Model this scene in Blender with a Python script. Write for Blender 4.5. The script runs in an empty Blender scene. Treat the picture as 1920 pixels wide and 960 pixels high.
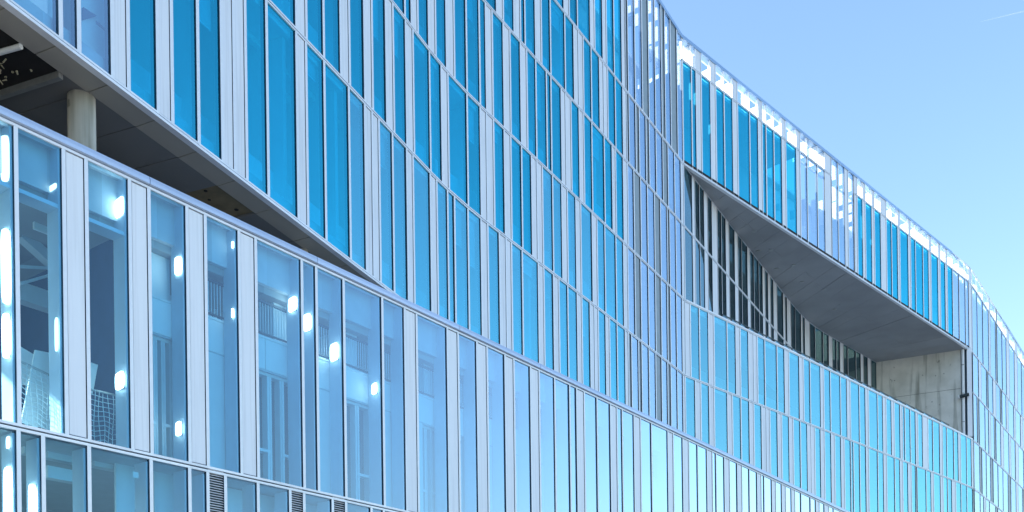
import bpy, math, random
from mathutils import Vector, Matrix
random.seed(11)
scene = bpy.context.scene
col = scene.collection

# ------------------------------------------------------------------ camera
F_PX, YH, ROLL = 1900.0, 1325.0, 0.013      # focal length and horizon in photo pixels, slight roll
CAM_Z, UNIT = 1.6, 3.8                      # eye height, storey height
cam_d = bpy.data.cameras.new('camera')
cam = bpy.data.objects.new('camera', cam_d); col.objects.link(cam)
cam.location = (0, 0, CAM_Z)
cam.rotation_euler = (math.pi / 2, 0, 0)
cam.rotation_euler = (Matrix.Rotation(math.pi / 2, 4, 'X') @ Matrix.Rotation(-ROLL, 4, 'Z')).to_euler()
cam_d.sensor_width = 36
cam_d.lens = 36 * F_PX / 1920
cam_d.shift_y = (YH - 480) / 1920
cam_d.clip_start = 0.1
cam_d.clip_end = 20000
scene.camera = cam

# ------------------------------------------------------------------ sky, sun, exposure
SUN_AZ = math.atan2(-0.99, -0.10)           # measured clockwise from +Y
SUN_EL = math.radians(32)
world = bpy.data.worlds.new('World'); scene.world = world; world.use_nodes = True
wn = world.node_tree.nodes; wl = world.node_tree.links
sky = wn.new('ShaderNodeTexSky'); sky.sky_type = 'NISHITA'; sky.sun_disc = False
sky.sun_elevation = SUN_EL; sky.sun_rotation = SUN_AZ
sky.air_density = 1.4; sky.dust_density = 1.0; sky.ozone_density = 4.0; sky.altitude = 50
bg = wn['Background']; bg.inputs['Strength'].default_value = 0.15
wl.new(sky.outputs[0], bg.inputs['Color'])
sun_d = bpy.data.lights.new('sun', 'SUN'); sun_d.energy = 5.0; sun_d.angle = math.radians(0.53)
sun_d.color = (1.0, 0.95, 0.87)
sun = bpy.data.objects.new('sun', sun_d); col.objects.link(sun)
to_sun = Vector((math.sin(SUN_AZ) * math.cos(SUN_EL), math.cos(SUN_AZ) * math.cos(SUN_EL), math.sin(SUN_EL)))
sun.rotation_euler = to_sun.to_track_quat('Z', 'Y').to_euler()
sun.location = (-60, -10, 80)
vs = scene.view_settings
vs.view_transform = 'Standard'; vs.look = 'None'; vs.exposure = 1.2; vs.gamma = 1; vs.use_curve_mapping = False
scene.cycles.max_bounces = 10; scene.cycles.transparent_max_bounces = 24
scene.cycles.glossy_bounces = 5; scene.cycles.diffuse_bounces = 4
scene.cycles.use_denoising = True

# ------------------------------------------------------------------ materials
MATS = {}
def new_mat(name):
    m = bpy.data.materials.new(name); m.use_nodes = True; MATS[name] = m
    nt = m.node_tree
    return m, nt.nodes, nt.links, nt.nodes['Principled BSDF']
def paint(name, colr, rough=0.5, metal=0.0, var=0.06, scale=3.0, bump=0.0, colr2=None, spec=0.4, streak=None):
    """paint / metal / concrete with fine tone variation, and a tone of its own for each loose piece"""
    m, n, l, p = new_mat(name)
    tc = n.new('ShaderNodeNewGeometry')
    no = n.new('ShaderNodeTexNoise'); no.inputs['Scale'].default_value = scale; no.inputs['Detail'].default_value = 6
    l.new(tc.outputs['Position'], no.inputs['Vector'])
    add = n.new('ShaderNodeMath'); add.operation = 'MULTIPLY_ADD'
    l.new(no.outputs['Fac'], add.inputs[0]); add.inputs[1].default_value = 0.9
    mul = n.new('ShaderNodeMath'); mul.operation = 'MULTIPLY_ADD'
    l.new(tc.outputs['Random Per Island'], mul.inputs[0]); mul.inputs[1].default_value = 0.9; mul.inputs[2].default_value = -0.4
    l.new(mul.outputs[0], add.inputs[2])
    mx = n.new('ShaderNodeMix'); mx.data_type = 'RGBA'
    c2 = colr2 if colr2 else tuple(c * (1 - 2 * var) for c in colr)
    c1 = colr if colr2 else tuple(min(1, c * (1 + var)) for c in colr)
    l.new(add.outputs[0], mx.inputs[0]); mx.inputs[6].default_value = (*c1, 1); mx.inputs[7].default_value = (*c2, 1)
    outc = mx.outputs[2]
    if streak:                                   # rain marks running down the cladding
        sv = n.new('ShaderNodeVectorMath'); sv.operation = 'MULTIPLY'; sv.inputs[1].default_value = (14, 14, 0.35)
        l.new(tc.outputs['Position'], sv.inputs[0])
        sn = n.new('ShaderNodeTexNoise'); sn.inputs['Scale'].default_value = 1.0; sn.inputs['Detail'].default_value = 3
        l.new(sv.outputs[0], sn.inputs['Vector'])
        sr = n.new('ShaderNodeMapRange'); sr.inputs[1].default_value = 0.48; sr.inputs[2].default_value = 0.72
        sr.inputs[3].default_value = 1.0; sr.inputs[4].default_value = streak; l.new(sn.outputs['Fac'], sr.inputs[0])
        sm = n.new('ShaderNodeVectorMath'); sm.operation = 'SCALE'; l.new(outc, sm.inputs[0]); l.new(sr.outputs[0], sm.inputs['Scale']); outc = sm.outputs[0]
    l.new(outc, p.inputs['Base Color'])
    p.inputs['Roughness'].default_value = rough; p.inputs['Metallic'].default_value = metal
    p.inputs['Specular IOR Level'].default_value = spec
    if bump:
        b = n.new('ShaderNodeBump'); b.inputs['Strength'].default_value = bump; b.inputs['Distance'].default_value = 0.02
        l.new(no.outputs['Fac'], b.inputs['Height']); l.new(b.outputs[0], p.inputs['Normal'])
    return m
def glass(name, refl, tint, base, power=4.0, var=0.12, wave=0.012, gain=None):
    """coated glazing: sky mirrored with the coating's colour, the rest let through tinted"""
    m, n, l, p = new_mat(name); n.remove(p)
    out = n['Material Output']
    ge = n.new('ShaderNodeNewGeometry')
    mr = n.new('ShaderNodeMapRange'); mr.inputs[3].default_value = 1 - var; mr.inputs[4].default_value = 1 + var * 0.5
    l.new(ge.outputs['Random Per Island'], mr.inputs[0])
    vm = n.new('ShaderNodeVectorMath'); vm.operation = 'SCALE'; vm.inputs[0].default_value = refl
    l.new(mr.outputs[0], vm.inputs['Scale'])
    # soft roller-wave distortion of the toughened panes
    no = n.new('ShaderNodeTexNoise'); no.inputs['Scale'].default_value = 0.9; no.inputs['Detail'].default_value = 2
    mp = n.new('ShaderNodeVectorMath'); mp.operation = 'MULTIPLY'; mp.inputs[1].default_value = (1.6, 1.6, 0.6)
    l.new(ge.outputs['Position'], mp.inputs[0]); l.new(mp.outputs[0], no.inputs['Vector'])
    bu = n.new('ShaderNodeBump'); bu.inputs['Strength'].default_value = 0.08; bu.inputs['Distance'].default_value = wave
    l.new(no.outputs['Fac'], bu.inputs['Height'])
    gl = n.new('ShaderNodeBsdfGlossy'); gl.inputs['Roughness'].default_value = 0.012
    l.new(vm.outputs[0], gl.inputs['Color']); l.new(bu.outputs[0], gl.inputs['Normal'])
    tr = n.new('ShaderNodeBsdfTransparent'); tr.inputs['Color'].default_value = (*tint, 1)
    fr = n.new('ShaderNodeLayerWeight'); fr.inputs['Blend'].default_value = 0.5      # same from both sides of the pane
    po = n.new('ShaderNodeMath'); po.operation = 'POWER'; po.inputs[1].default_value = power
    l.new(fr.outputs['Facing'], po.inputs[0])
    ma = n.new('ShaderNodeMath'); ma.operation = 'MULTIPLY_ADD'; ma.use_clamp = True
    l.new(po.outputs[0], ma.inputs[0]); ma.inputs[1].default_value = gain or 1 - base; ma.inputs[2].default_value = base
    mi = n.new('ShaderNodeMixShader')
    l.new(ma.outputs[0], mi.inputs[0]); l.new(tr.outputs[0], mi.inputs[1]); l.new(gl.outputs[0], mi.inputs[2])
    l.new(mi.outputs[0], out.inputs['Surface'])
    return m
def emit(name, colr, strength):
    m, n, l, p = new_mat(name)
    p.inputs['Base Color'].default_value = (*colr, 1)
    p.inputs['Emission Color'].default_value = (*colr, 1); p.inputs['Emission Strength'].default_value = strength
    return m
def clear(name, tint):
    m, n, l, p = new_mat(name); n.remove(p)
    tr = n.new('ShaderNodeBsdfTransparent'); tr.inputs['Color'].default_value = (*tint, 1)
    l.new(tr.outputs[0], n['Material Output'].inputs['Surface'])
clear('glass_back', (0.97, 0.99, 1.0))       # uncoated inner face of a pane
glass('cyan_glass', (0.09, 0.80, 1.0), (0.14, 0.76, 1.0), 0.39, var=0.30)
glass('mid_cyan_glass', (0.27, 0.84, 1.0), (0.26, 0.78, 0.96), 0.45, var=0.24)  # paler copy of the cyan glass, sky reflection put into its colour
glass('pale_cyan_glass', (0.36, 0.84, 0.95), (0.30, 0.78, 0.92), 0.42, var=0.16)  # whiter reflection of the low sky put into the glass colour
glass('clear_blue_glass', (0.68, 0.84, 1.0), (0.82, 0.92, 1.0), 0.50)
glass('podium_glass', (0.66, 0.83, 0.98), (0.46, 0.84, 1.0), 0.012, 2.2, gain=2.6)
glass('parapet_glass', (0.8, 0.92, 1.0), (0.90, 0.95, 1.0), 0.08)
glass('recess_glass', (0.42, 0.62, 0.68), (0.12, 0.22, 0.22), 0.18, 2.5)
paint('white_panel', (0.84, 0.87, 0.93), 0.38, var=0.05, colr2=(0.70, 0.73, 0.78), scale=0.7, streak=0.85)
paint('podium_panel', (0.84, 0.87, 0.92), 0.35, var=0.03, scale=0.5, streak=0.9)
paint('grey_panel', (0.29, 0.36, 0.41), 0.45, var=0.12)
paint('aluminium', (0.82, 0.84, 0.88), 0.34, 0.15, var=0.05, scale=9)
paint('gasket', (0.025, 0.05, 0.08), 0.5, var=0.1)
paint('coping_metal', (0.55, 0.63, 0.78), 0.32, 0.35, var=0.05, scale=1.2)
paint('roof_trim', (0.30, 0.45, 0.66), 0.35, 0.3, var=0.05, scale=1.2)
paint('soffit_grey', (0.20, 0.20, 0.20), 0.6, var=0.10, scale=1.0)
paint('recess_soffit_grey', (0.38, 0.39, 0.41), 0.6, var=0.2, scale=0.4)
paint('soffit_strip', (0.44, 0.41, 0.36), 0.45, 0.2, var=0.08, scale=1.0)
paint('joint_dark', (0.02, 0.02, 0.022), 0.8)
paint('slab_concrete', (0.36, 0.36, 0.35), 0.85, var=0.1, scale=2, bump=0.2)
paint('brown_concrete', (0.30, 0.235, 0.14), 0.9, var=0.3, scale=3, bump=0.4)
paint('interior_white', (0.80, 0.82, 0.83), 0.6, var=0.04)
paint('interior_grey', (0.58, 0.61, 0.64), 0.7, var=0.08)
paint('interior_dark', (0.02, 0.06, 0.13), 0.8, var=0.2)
paint('void_black', (0.02, 0.02, 0.022), 0.9, var=0.3, scale=4)
paint('galvanised', (0.45, 0.46, 0.46), 0.4, 0.6, var=0.15, scale=8)
paint('foam', (0.50, 0.46, 0.32), 0.95, var=0.25, scale=14, bump=1.0)
paint('rail_dark', (0.035, 0.05, 0.055), 0.45, 0.3)
paint('fin_white', (0.86, 0.86, 0.84), 0.5, var=0.03)
paint('jamb_paint', (0.62, 0.71, 0.80), 0.45, var=0.05)
paint('board_white', (0.80, 0.80, 0.78), 0.6, var=0.05)
paint('net_cord', (0.70, 0.74, 0.74), 0.8)
paint('blind_cloth', (0.62, 0.64, 0.66), 0.8, var=0.15)
paint('curtain', (0.03, 0.11, 0.13), 0.8, var=0.2, scale=5)
paint('asphalt', (0.05, 0.05, 0.052), 0.9, var=0.2, scale=6, bump=0.3)
paint('paving', (0.46, 0.45, 0.42), 0.85, var=0.12, scale=2, bump=0.2)
paint('earth', (0.16, 0.16, 0.12), 0.95, var=0.2, scale=0.2)
paint('road_paint', (0.75, 0.75, 0.72), 0.7)
emit('glint_bright', (1.0, 0.96, 0.88), 4.0)  # glow put in for sun glints, no real source behind it
emit('glint_soft', (1.0, 0.96, 0.90), 1.3)  # weaker added glow for the dimmer sun patches
def concrete_mat():
    m, n, l, p = new_mat('stained_concrete')
    ge = n.new('ShaderNodeNewGeometry')
    def noise(sc, vec, det=6):
        t = n.new('ShaderNodeTexNoise'); t.inputs['Scale'].default_value = sc; t.inputs['Detail'].default_value = det
        mp = n.new('ShaderNodeVectorMath'); mp.operation = 'MULTIPLY'; mp.inputs[1].default_value = vec
        l.new(ge.outputs['Position'], mp.inputs[0]); l.new(mp.outputs[0], t.inputs['Vector']); return t
    def ramp(src, a, b, ca, cb):
        r = n.new('ShaderNodeValToRGB'); r.color_ramp.elements[0].position = a; r.color_ramp.elements[1].position = b
        r.color_ramp.elements[0].color = (*ca, 1); r.color_ramp.elements[1].color = (*cb, 1); l.new(src, r.inputs[0]); return r
    base = ramp(noise(0.8, (1, 1, 1)).outputs['Fac'], 0.35, 0.65, (0.56, 0.545, 0.49), (0.72, 0.70, 0.64))
    run = ramp(noise(1.0, (2.2, 2.2, 0.16), 4).outputs['Fac'], 0.52, 0.68, (1, 1, 1), (0.45, 0.46, 0.43))
    spot = ramp(noise(3.0, (1, 1, 1), 3).outputs['Fac'], 0.66, 0.74, (1, 1, 1), (0.5, 0.5, 0.48))
    m1 = n.new('ShaderNodeMix'); m1.data_type = 'RGBA'; m1.blend_type = 'MULTIPLY'; m1.inputs[0].default_value = 1
    m2 = n.new('ShaderNodeMix'); m2.data_type = 'RGBA'; m2.blend_type = 'MULTIPLY'; m2.inputs[0].default_value = 1
    l.new(base.outputs[0], m1.inputs[6]); l.new(run.outputs[0], m1.inputs[7])
    l.new(m1.outputs[2], m2.inputs[6]); l.new(spot.outputs[0], m2.inputs[7])
    l.new(m2.outputs[2], p.inputs['Base Color']); p.inputs['Roughness'].default_value = 0.85
concrete_mat()
def trail_mat():
    m, n, l, p = new_mat('ice_trail')
    p.inputs['Base Color'].default_value = (0.95, 0.95, 0.95, 1); p.inputs['Roughness'].default_value = 1
    p.inputs['Alpha'].default_value = 0.02
trail_mat()

# ------------------------------------------------------------------ mesh helpers
class MB:
    def __init__(s): s.v = []; s.f = []; s.mi = []; s.mats = []
    def m(s, name):
        if name not in s.mats: s.mats.append(name)
        return s.mats.index(name)
    def quad(s, pts, mat):
        b = len(s.v); s.v += [tuple(p) for p in pts]; s.f.append(tuple(range(b, b + len(pts)))); s.mi.append(s.m(mat))
    def hexa(s, lo, hi, mat, mats=None):
        """lo, hi: four corners each, same order; mats: per face (bottom, top, side0..3)"""
        b = len(s.v); s.v += [tuple(p) for p in lo] + [tuple(p) for p in hi]
        fs = [(b + 3, b + 2, b + 1, b), (b + 4, b + 5, b + 6, b + 7)]
        fs += [(b + i, b + (i + 1) % 4, b + 4 + (i + 1) % 4, b + 4 + i) for i in range(4)]
        for i, f in enumerate(fs):
            s.f.append(f); s.mi.append(s.m(mats[i] if mats else mat))
    def bar(s, a, b, w, mat, h=None):
        a = Vector(a); b = Vector(b); d = (b - a).normalized()
        up = Vector((0, 0, 1)) if abs(d.z) < 0.9 else Vector((1, 0, 0))
        x = d.cross(up).normalized(); y = x.cross(d); h = h or w
        o = [(-w / 2, -h / 2), (w / 2, -h / 2), (w / 2, h / 2), (-w / 2, h / 2)]
        s.hexa([a + x * i + y * j for i, j in o], [b + x * i + y * j for i, j in o], mat)
    def tube(s, a, b, r, mat, n=10, r2=None):
        a = Vector(a); b = Vector(b); d = (b - a).normalized()
        up = Vector((0, 0, 1)) if abs(d.z) < 0.9 else Vector((1, 0, 0))
        x = d.cross(up).normalized(); y = x.cross(d); r2 = r if r2 is None else r2
        k = len(s.v)
        for i in range(n):
            t = 2 * math.pi * i / n; c = x * math.cos(t) + y * math.sin(t)
            s.v.append(tuple(a + c * r)); s.v.append(tuple(b + c * r2))
        mi = s.m(mat)
        for i in range(n):
            j = (i + 1) % n
            s.f.append((k + 2 * i, k + 2 * j, k + 2 * j + 1, k + 2 * i + 1)); s.mi.append(mi)
        s.f.append(tuple(k + 2 * i for i in range(n - 1, -1, -1))); s.mi.append(mi)
        s.f.append(tuple(k + 2 * i + 1 for i in range(n))); s.mi.append(mi)
    def build(s, name, parent=None, smooth=False):
        me = bpy.data.meshes.new(name); me.from_pydata(s.v, [], s.f)
        for mm in s.mats: me.materials.append(MATS[mm])
        me.polygons.foreach_set('material_index', s.mi)
        if smooth: me.polygons.foreach_set('use_smooth', [True] * len(s.f))
        import bmesh
        bm = bmesh.new(); bm.from_mesh(me); bmesh.ops.recalc_face_normals(bm, faces=bm.faces); bm.to_mesh(me); bm.free()
        o = bpy.data.objects.new(name, me); col.objects.link(o)
        if parent:
            o.parent = parent
            if parent.type == 'EMPTY': o.matrix_parent_inverse = Matrix.Translation(parent.location).inverted()
        return o
def tag(o, label, cat, group=None):
    o['label'] = label; o['category'] = cat
    if group: o['group'] = group
    return o
def thing(name, label, cat, loc, group=None):
    o = bpy.data.objects.new(name, None); col.objects.link(o); o.location = loc; o.empty_display_size = 0.2
    return tag(o, label, cat, group)
def struct(o): o['kind'] = 'structure'; return o

# ------------------------------------------------------------------ plan of the building
# A wall is a plan polyline given by where its corners stand in the photo (x from the centre line, size of one storey there).
def lerp(x, xs, ys):
    if x <= xs[0]: i = 0
    elif x >= xs[-1]: i = len(xs) - 2
    else:
        i = max(k for k in range(len(xs) - 1) if xs[k] <= x)
    t = (x - xs[i]) / (xs[i + 1] - xs[i]); return ys[i] + (ys[i + 1] - ys[i]) * t
def z_of(h): return CAM_Z + h * UNIT
class Wall:
    def __init__(s, xs=None, ss=None, pts=None, ns=None):
        if pts is None:
            fx = []
            for a, b in zip(xs[:-1], xs[1:]):
                n = max(2, int(abs(b - a) / 12)); fx += [a + (b - a) * i / n for i in range(n)]
            fx.append(xs[-1])
            pts = []
            for x in fx:
                q = lerp(x, xs, ss); pts.append(Vector((x * UNIT / q, F_PX * UNIT / q)))
            ns = []
            for i in range(len(pts)):
                t = (pts[min(i + 1, len(pts) - 1)] - pts[max(i - 1, 0)]).normalized(); ns.append(Vector((t.y, -t.x)))
        s.pts, s.ns = pts, ns
        s.x = [F_PX * p.x / p.y for p in pts]; s.q = [F_PX * UNIT / p.y for p in pts]
    def off(s, d): return Wall(pts=[p + n * d for p, n in zip(s.pts, s.ns)], ns=s.ns)
    def at(s, x):
        q = lerp(x, s.x, s.q); return Vector((x * UNIT / q, F_PX * UNIT / q))
    def n(s, x):
        return Vector((lerp(x, s.x, [v.x for v in s.ns]), lerp(x, s.x, [v.y for v in s.ns]))).normalized()
    def z(s, x, yy): return CAM_Z - yy / lerp(x, s.x, s.q) * UNIT
def rx(x, y): return x - 960 - ROLL * (y - YH)      # photo pixel to levelled coordinates
def ry(x, y): return y - YH + ROLL * (x - 960)
def v3(p, z): return Vector((p.x, p.y, z))
HQ, HP, HU, HA, HB, HC, HD, HT, HR = 1.2614, 2.65, 3.125, 4.351, 5.351, 6.341, 7.167, 8.545, 8.87
MAIN = Wall([-1100, -140, -115, -85, -55, 335], [470.9, 230.9, 225.0, 218.5, 212.6, 141.5])
REC = Wall([335, 470, 500, 525, 545, 562, 582, 609, 640, 691.4], [141.5, 116.6, 111.0, 106.4, 102.9, 100.3, 98.1, 95.7, 93.2, 89.0])
FLARE = Wall([335, 866, 876, 1060], [141.5, 92.1, 90.7, 55.9])
POD = Wall([-1150, 1000], [468.4, 67.4])

BX = -8.0
building = thing('office_building', 'long glass office block with cyan panes, white fins and a set back upper storey', 'building', (BX, 20, 0))

# ------------------------------------------------------------------ ground
def flat(name, pts, z, mat):
    b = MB(); b.quad([(x, y, z) for x, y in pts], mat); return struct(b.build(name))
flat('ground', [(-6000, -6000), (6000, -6000), (6000, 6000), (-6000, 6000)], 0, 'earth')
base_l = [POD.off(0.4).at(-1140), POD.off(0.4).at(960)]
dn = POD.n(0)
b = MB()
q0, q1 = base_l; t = (q1 - q0).normalized(); q0 = q0 - t * 30; q1 = q1 + t * 120
b.hexa([v3(q0 - dn * 1.0, 0.0), v3(q1 - dn * 1.0, 0.0), v3(q1 + dn * 5, 0.0), v3(q0 + dn * 5, 0.0)],
       [v3(q0 - dn * 1.0, 0.13), v3(q1 - dn * 1.0, 0.13), v3(q1 + dn * 5, 0.13), v3(q0 + dn * 5, 0.13)], 'paving')
struct(b.build('pavement'))
def strip(name, d0, d1, z, mat):
    a = [q0 + dn * d0, q1 + dn * d0, q1 + dn * d1, q0 + dn * d1]
    return flat(name, [(p.x, p.y) for p in a], z, mat)
strip('road', 5, 15, 0.004, 'asphalt')
b = MB()
for i in range(60):
    c = q0 + t * (i * 5.0) + dn * 10
    e = [c - dn * 0.06, c + t * 2.5 - dn * 0.06, c + t * 2.5 + dn * 0.06, c + dn * 0.06]
    b.quad([v3(p, 0.008) for p in e], 'road_paint')
struct(b.build('road_marking'))
b = MB()
b.hexa([v3(q0 + dn * 15, 0), v3(q1 + dn * 15, 0), v3(q1 + dn * 110, 0), v3(q0 + dn * 110, 0)],
       [v3(q0 + dn * 15, 0.13), v3(q1 + dn * 15, 0.13), v3(q1 + dn * 110, 0.13), v3(q0 + dn * 110, 0.13)], 'paving')
struct(b.build('plaza'))

# ------------------------------------------------------------------ curtain wall rows
PIECES = {'pane': [], 'panel': [], 'mullion': [], 'grille': []}
def parse(txt):
    out = []; y = 500.0; kind = None
    for tok in txt.split():
        if tok[0] == '@': y = float(tok[1:])
        elif tok[0].isalpha(): kind = tok
        else: out.append((rx(float(tok), y), kind)); kind = None
    return out                                    # (boundary x, kind of the bay before it)
def px_area(p0, p1, z0, z1):
    def pj(p, z):
        X = F_PX * p.x / p.y; Y = -F_PX * (z - CAM_Z) / p.y
        return X + ROLL * Y + 960, YH + Y - ROLL * X
    x0, x1 = pj(p0, z0)[0], pj(p1, z0)[0]
    ys = [pj(p0, z0)[1], pj(p0, z1)[1]]
    x0, x1 = max(0, min(x0, x1)), min(1920, max(x0, x1)); y0, y1 = max(0, min(ys)), min(960, max(ys))
    return max(0, x1 - x0) * max(0, y1 - y0)
def prism(mb, p0, p1, n, d0, d1, z0, z1, mat, mats=None):
    a, b, c, d = p0 + n * d1, p1 + n * d1, p1 + n * d0, p0 + n * d0     # side0 front, side1 right, side2 back, side3 left
    mb.hexa([v3(q, z0) for q in (a, b, c, d)], [v3(q, z1) for q in (a, b, c, d)], mat, mats)
GL = {'g': 'cyan_glass', 'b': 'clear_blue_glass', 'p': 'podium_glass', 'q': 'mid_cyan_glass'}
def row(wall, bays, h0, h1, name, mw=0.10, glassmap=None, panel='white_panel', rail=0.055, top=True, bottom=True):
    """one storey of the curtain wall: rails and backing are the band; panes, panels and mullions its children"""
    z0, z1 = z_of(h0), z_of(h1); band = MB(); specs = []
    gm = glassmap or GL
    for i, (x1, kind) in enumerate(bays):
        p1 = wall.at(x1)
        tv = wall.n(x1); tt = Vector((-tv.y, tv.x))
        sq = max(0.35, min(1.0, 1.0))
        w = mw
        if i > 0:                                 # keep mullions slim beside narrow bays
            w = min(w, (p1 - wall.at(bays[i - 1][0])).length * 0.28)
        if i < len(bays) - 1:
            w = min(w, (wall.at(bays[i + 1][0]) - p1).length * 0.28)
        mb = MB()
        prism(mb, p1 - tt * w / 2, p1 + tt * w / 2, tv, -0.14, 0.0, z0 + rail, z1 - rail, 'aluminium',
              ['aluminium'] * 3 + [('aluminium' if name == 'parapet_band' else 'gasket')] * 3)
        specs.append(('mullion', mb, px_area(p1 - tt * w, p1 + tt * w, z0, z1)))
        if i == 0: continue
        x0 = bays[i - 1][0]; p0 = wall.at(x0); ch = p1 - p0; L = ch.length; ct = ch / L; n = Vector((ct.y, -ct.x))
        a, c = p0 + ct * w * 0.4, p1 - ct * w * 0.4
        if bottom: prism(band, p0, p1, n, -0.14, 0.005, z0 + 0.014, z0 + rail, 'aluminium')
        if top: prism(band, p0, p1, n, -0.14, 0.005, z1 - rail, z1 - 0.014, 'aluminium')
        prism(band, p0, p1, n, -0.12, -0.045, z0 - 0.013, z0 + 0.013, 'gasket')
        ar = px_area(p0, p1, z0, z1)
        if kind == 'g' and gm is GL and wall is MAIN and ((h0 == HU and x1 > rx(660, 300)) or (h0 == HA and x1 > rx(1000, 320))): kind = 'q'  # paler sky reflection painted in by bay position
        if kind in gm:
            mb = MB(); tilt = random.uniform(-0.004, 0.004)
            lo = [v3(a + n * (-0.03 + tilt), z0 + rail), v3(c + n * (-0.03 - tilt), z0 + rail), v3(c + n * (-0.054 - tilt), z0 + rail), v3(a + n * (-0.054 + tilt), z0 + rail)]
            hi = [v + Vector((0, 0, z1 - z0 - 2 * rail)) for v in lo]
            mb.hexa(lo, hi, gm[kind], ['glass_back', 'glass_back', gm[kind], 'glass_back', 'glass_back', 'glass_back']); specs.append(('pane', mb, ar))
        elif kind == 'v':
            mb = MB(); prism(mb, a, c, n, -0.10, -0.09, z0 + rail, z1 - rail, 'gasket')
            k = int((z1 - z0) / 0.05)
            for j in range(k):
                zz = z0 + rail + 0.02 + j * 0.05
                mb.hexa([v3(a + n * -0.02, zz), v3(c + n * -0.02, zz), v3(c + n * -0.07, zz + 0.028), v3(a + n * -0.07, zz + 0.028)],
                        [v3(a + n * -0.02, zz + 0.006), v3(c + n * -0.02, zz + 0.006), v3(c + n * -0.07, zz + 0.034), v3(a + n * -0.07, zz + 0.034)], 'aluminium')
            specs.append(('grille', mb, ar))
        else:
            mat = {'w': panel, 'd': 'grey_panel', 'k': 'gasket'}[kind]
            prism(band, a, c, n, -0.13, -0.05, z0 + rail, z1 - rail, 'gasket')
            g = min(0.022, L * 0.06); mb = MB(); dd = -0.014 if kind == 'w' else -0.045
            prism(mb, a + ct * g, c - ct * g, n, dd - 0.025, dd, z0 + rail + 0.02, z1 - rail - 0.02, mat)
            specs.append(('panel', mb, ar))
    bo = band.build(name, building)
    for k, mb, ar in specs: PIECES[k].append((ar, mb, bo))
    return bo

POD1 = parse('@600 -190 w -150 g -60 w -20 @500 g 33 g 122 w 164 g 245 w 281 g 352 w 386 g 449 w 480 g 566 g 593 g 644 g 716 @590 g 759 w 781 '
 '@700 g 840 w 860 g 895 w 914 g 947.5 w 964 g 995 w 1011 g 1040 g 1068 g 1081 w 1095 g 1119 g 1144 w 1156 '
 '@860 g 1168 g 1190 w 1202 g 1222.5 g 1253 w 1263 g 1281 w 1292 g 1308.5 g 1326 w 1336 g 1343 g 1358.5 w 1368 g 1382.5 w 1391 g 1405 '
 'g 1419.5 w 1427 g 1432.5 g 1447 w 1454 g 1465.5 w 1472.5 g 1483.5 w 1490 g 1501.5 g 1519 g 1529 w 1535.5 g 1545 w 1553 g 1562 g 1576 '
 'w 1582 g 1593 w 1599 g 1609 g 1625 w 1632 g 1645 g 1660 w 1668 g 1690')
POD2 = parse('@900 -150 g -60 g 36 g 82 g 168 g 284 g 356 g 390 v 423 g 484 g 544 v 570 g 623.5 v 648.5 g 696 g 719 g 760 w 782 g 830 g 852 w 868 g 900 g 940 v 960 g 1000 w 1020 g 1070')
M1 = parse('@100 -90 p 20 p 115 p 149 p 211.5 w 241 g 296 w 322.5 g 371.5 @200 g 417 w 440 w 462 g 502 g 557.5 w 575.3 g 609 g 654.5 '
 '@300 g 685.4 w 699 w 711.5 g 736.7 g 763 w 774.6 @450 g 808.5 w 820.5 g 840.5 g 853.3 g 878.4 g 902.7 w 915 g 936.7 w 949 w 959 g 979 g 1008.8 '
 'w 1019 g 1037 w 1047 g 1063.5 g 1081 w 1089.6 g 1105 w 1113 w 1120 @680 g 1137 w 1144 g 1158 g 1173 w 1179 '
 '@730 d 1185.5 b 1198.5 d 1204.5 b 1218 b 1230.5 d 1241.5 b 1252.5 d 1258.5 b 1270.5 b 1281 w 1285')
M2 = parse('@0 300 g 360 w 380 g 430 g 470 w 490 @40 g 556 w 574.6 g 607 g 638.5 w 655 g 683 w 697.5 g 723.5 w 737 g 760.5 w 774 '
 '@200 g 806.5 g 828.3 w 840.6 g 876 g 900.5 w 912 w 925 g 945 w 957 g 977 @320 g 997 w 1007 w 1017 g 1036 g 1053 w 1063 g 1079 w 1088 '
 '@460 g 1111 w 1120 g 1134.5 g 1155 g 1169 w 1177 @600 b 1192 d 1203 b 1217 b 1230 d 1240.5 b 1252 d 1257.5 b 1269 b 1279.5 w 1285')
M3 = parse('@0 640 g 680 w 700 @60 g 760 g 772 w 784 g 804 w 817 g 837 w 851.7 g 874.6 g 899 g 911 w 923 g 943.7 w 956 g 975.5 w 987 '
 '@150 g 1005 g 1024.6 g 1033 g 1052 w 1060 w 1070 @260 g 1086.5 w 1095 g 1110 g 1133 g 1147.5 w 1154 g 1168 w 1176 '
 '@480 b 1190.5 d 1203 b 1215.5 b 1228.5 d 1239.5 b 1252 d 1256.5 b 1268 b 1279 w 1284')
M4 = parse('@0 850 g 880 @40 g 931.7 w 944 g 964 w 976 g 984.4 g 1004 w 1015 g 1032 g 1059 @120 g 1076.7 w 1085 w 1094 g 1108.7 g 1124 w 1131.5 w 1139 '
 'g 1153 g 1167 w 1174 @330 d 1181 b 1193.5 d 1200 b 1212.5 d 1218.5 b 1231 b 1243.5 d 1253 b 1265 b 1277 w 1282')
M5 = parse('@40 980 g 1010 g 1058 w 1067.7 g 1083 g 1107 w 1115 g 1130 w 1137 g 1151 g 1165.6 w 1172')
M5C = parse('@40 1172 @130 d 1178 b 1191 b 1204.5 d 1216.5 b 1228.5 b 1240.5 d 1247 b 1257.5 d 1269.5 b 1280')
T1a = parse('@250 1281 g 1298 g 1306.5 w 1316 g 1333.5 w 1343 g 1358.5 g 1374.6 w 1383.5 @330 g 1407 g 1423 w 1430 g 1437.5 g 1452 g 1467 w 1474 g 1494 w 1501 b 1514 @420 b 1534 b 1548 w 1560')
T1b = parse('@420 1560 b 1572.5 b 1585 w 1591 b 1602')
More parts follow.
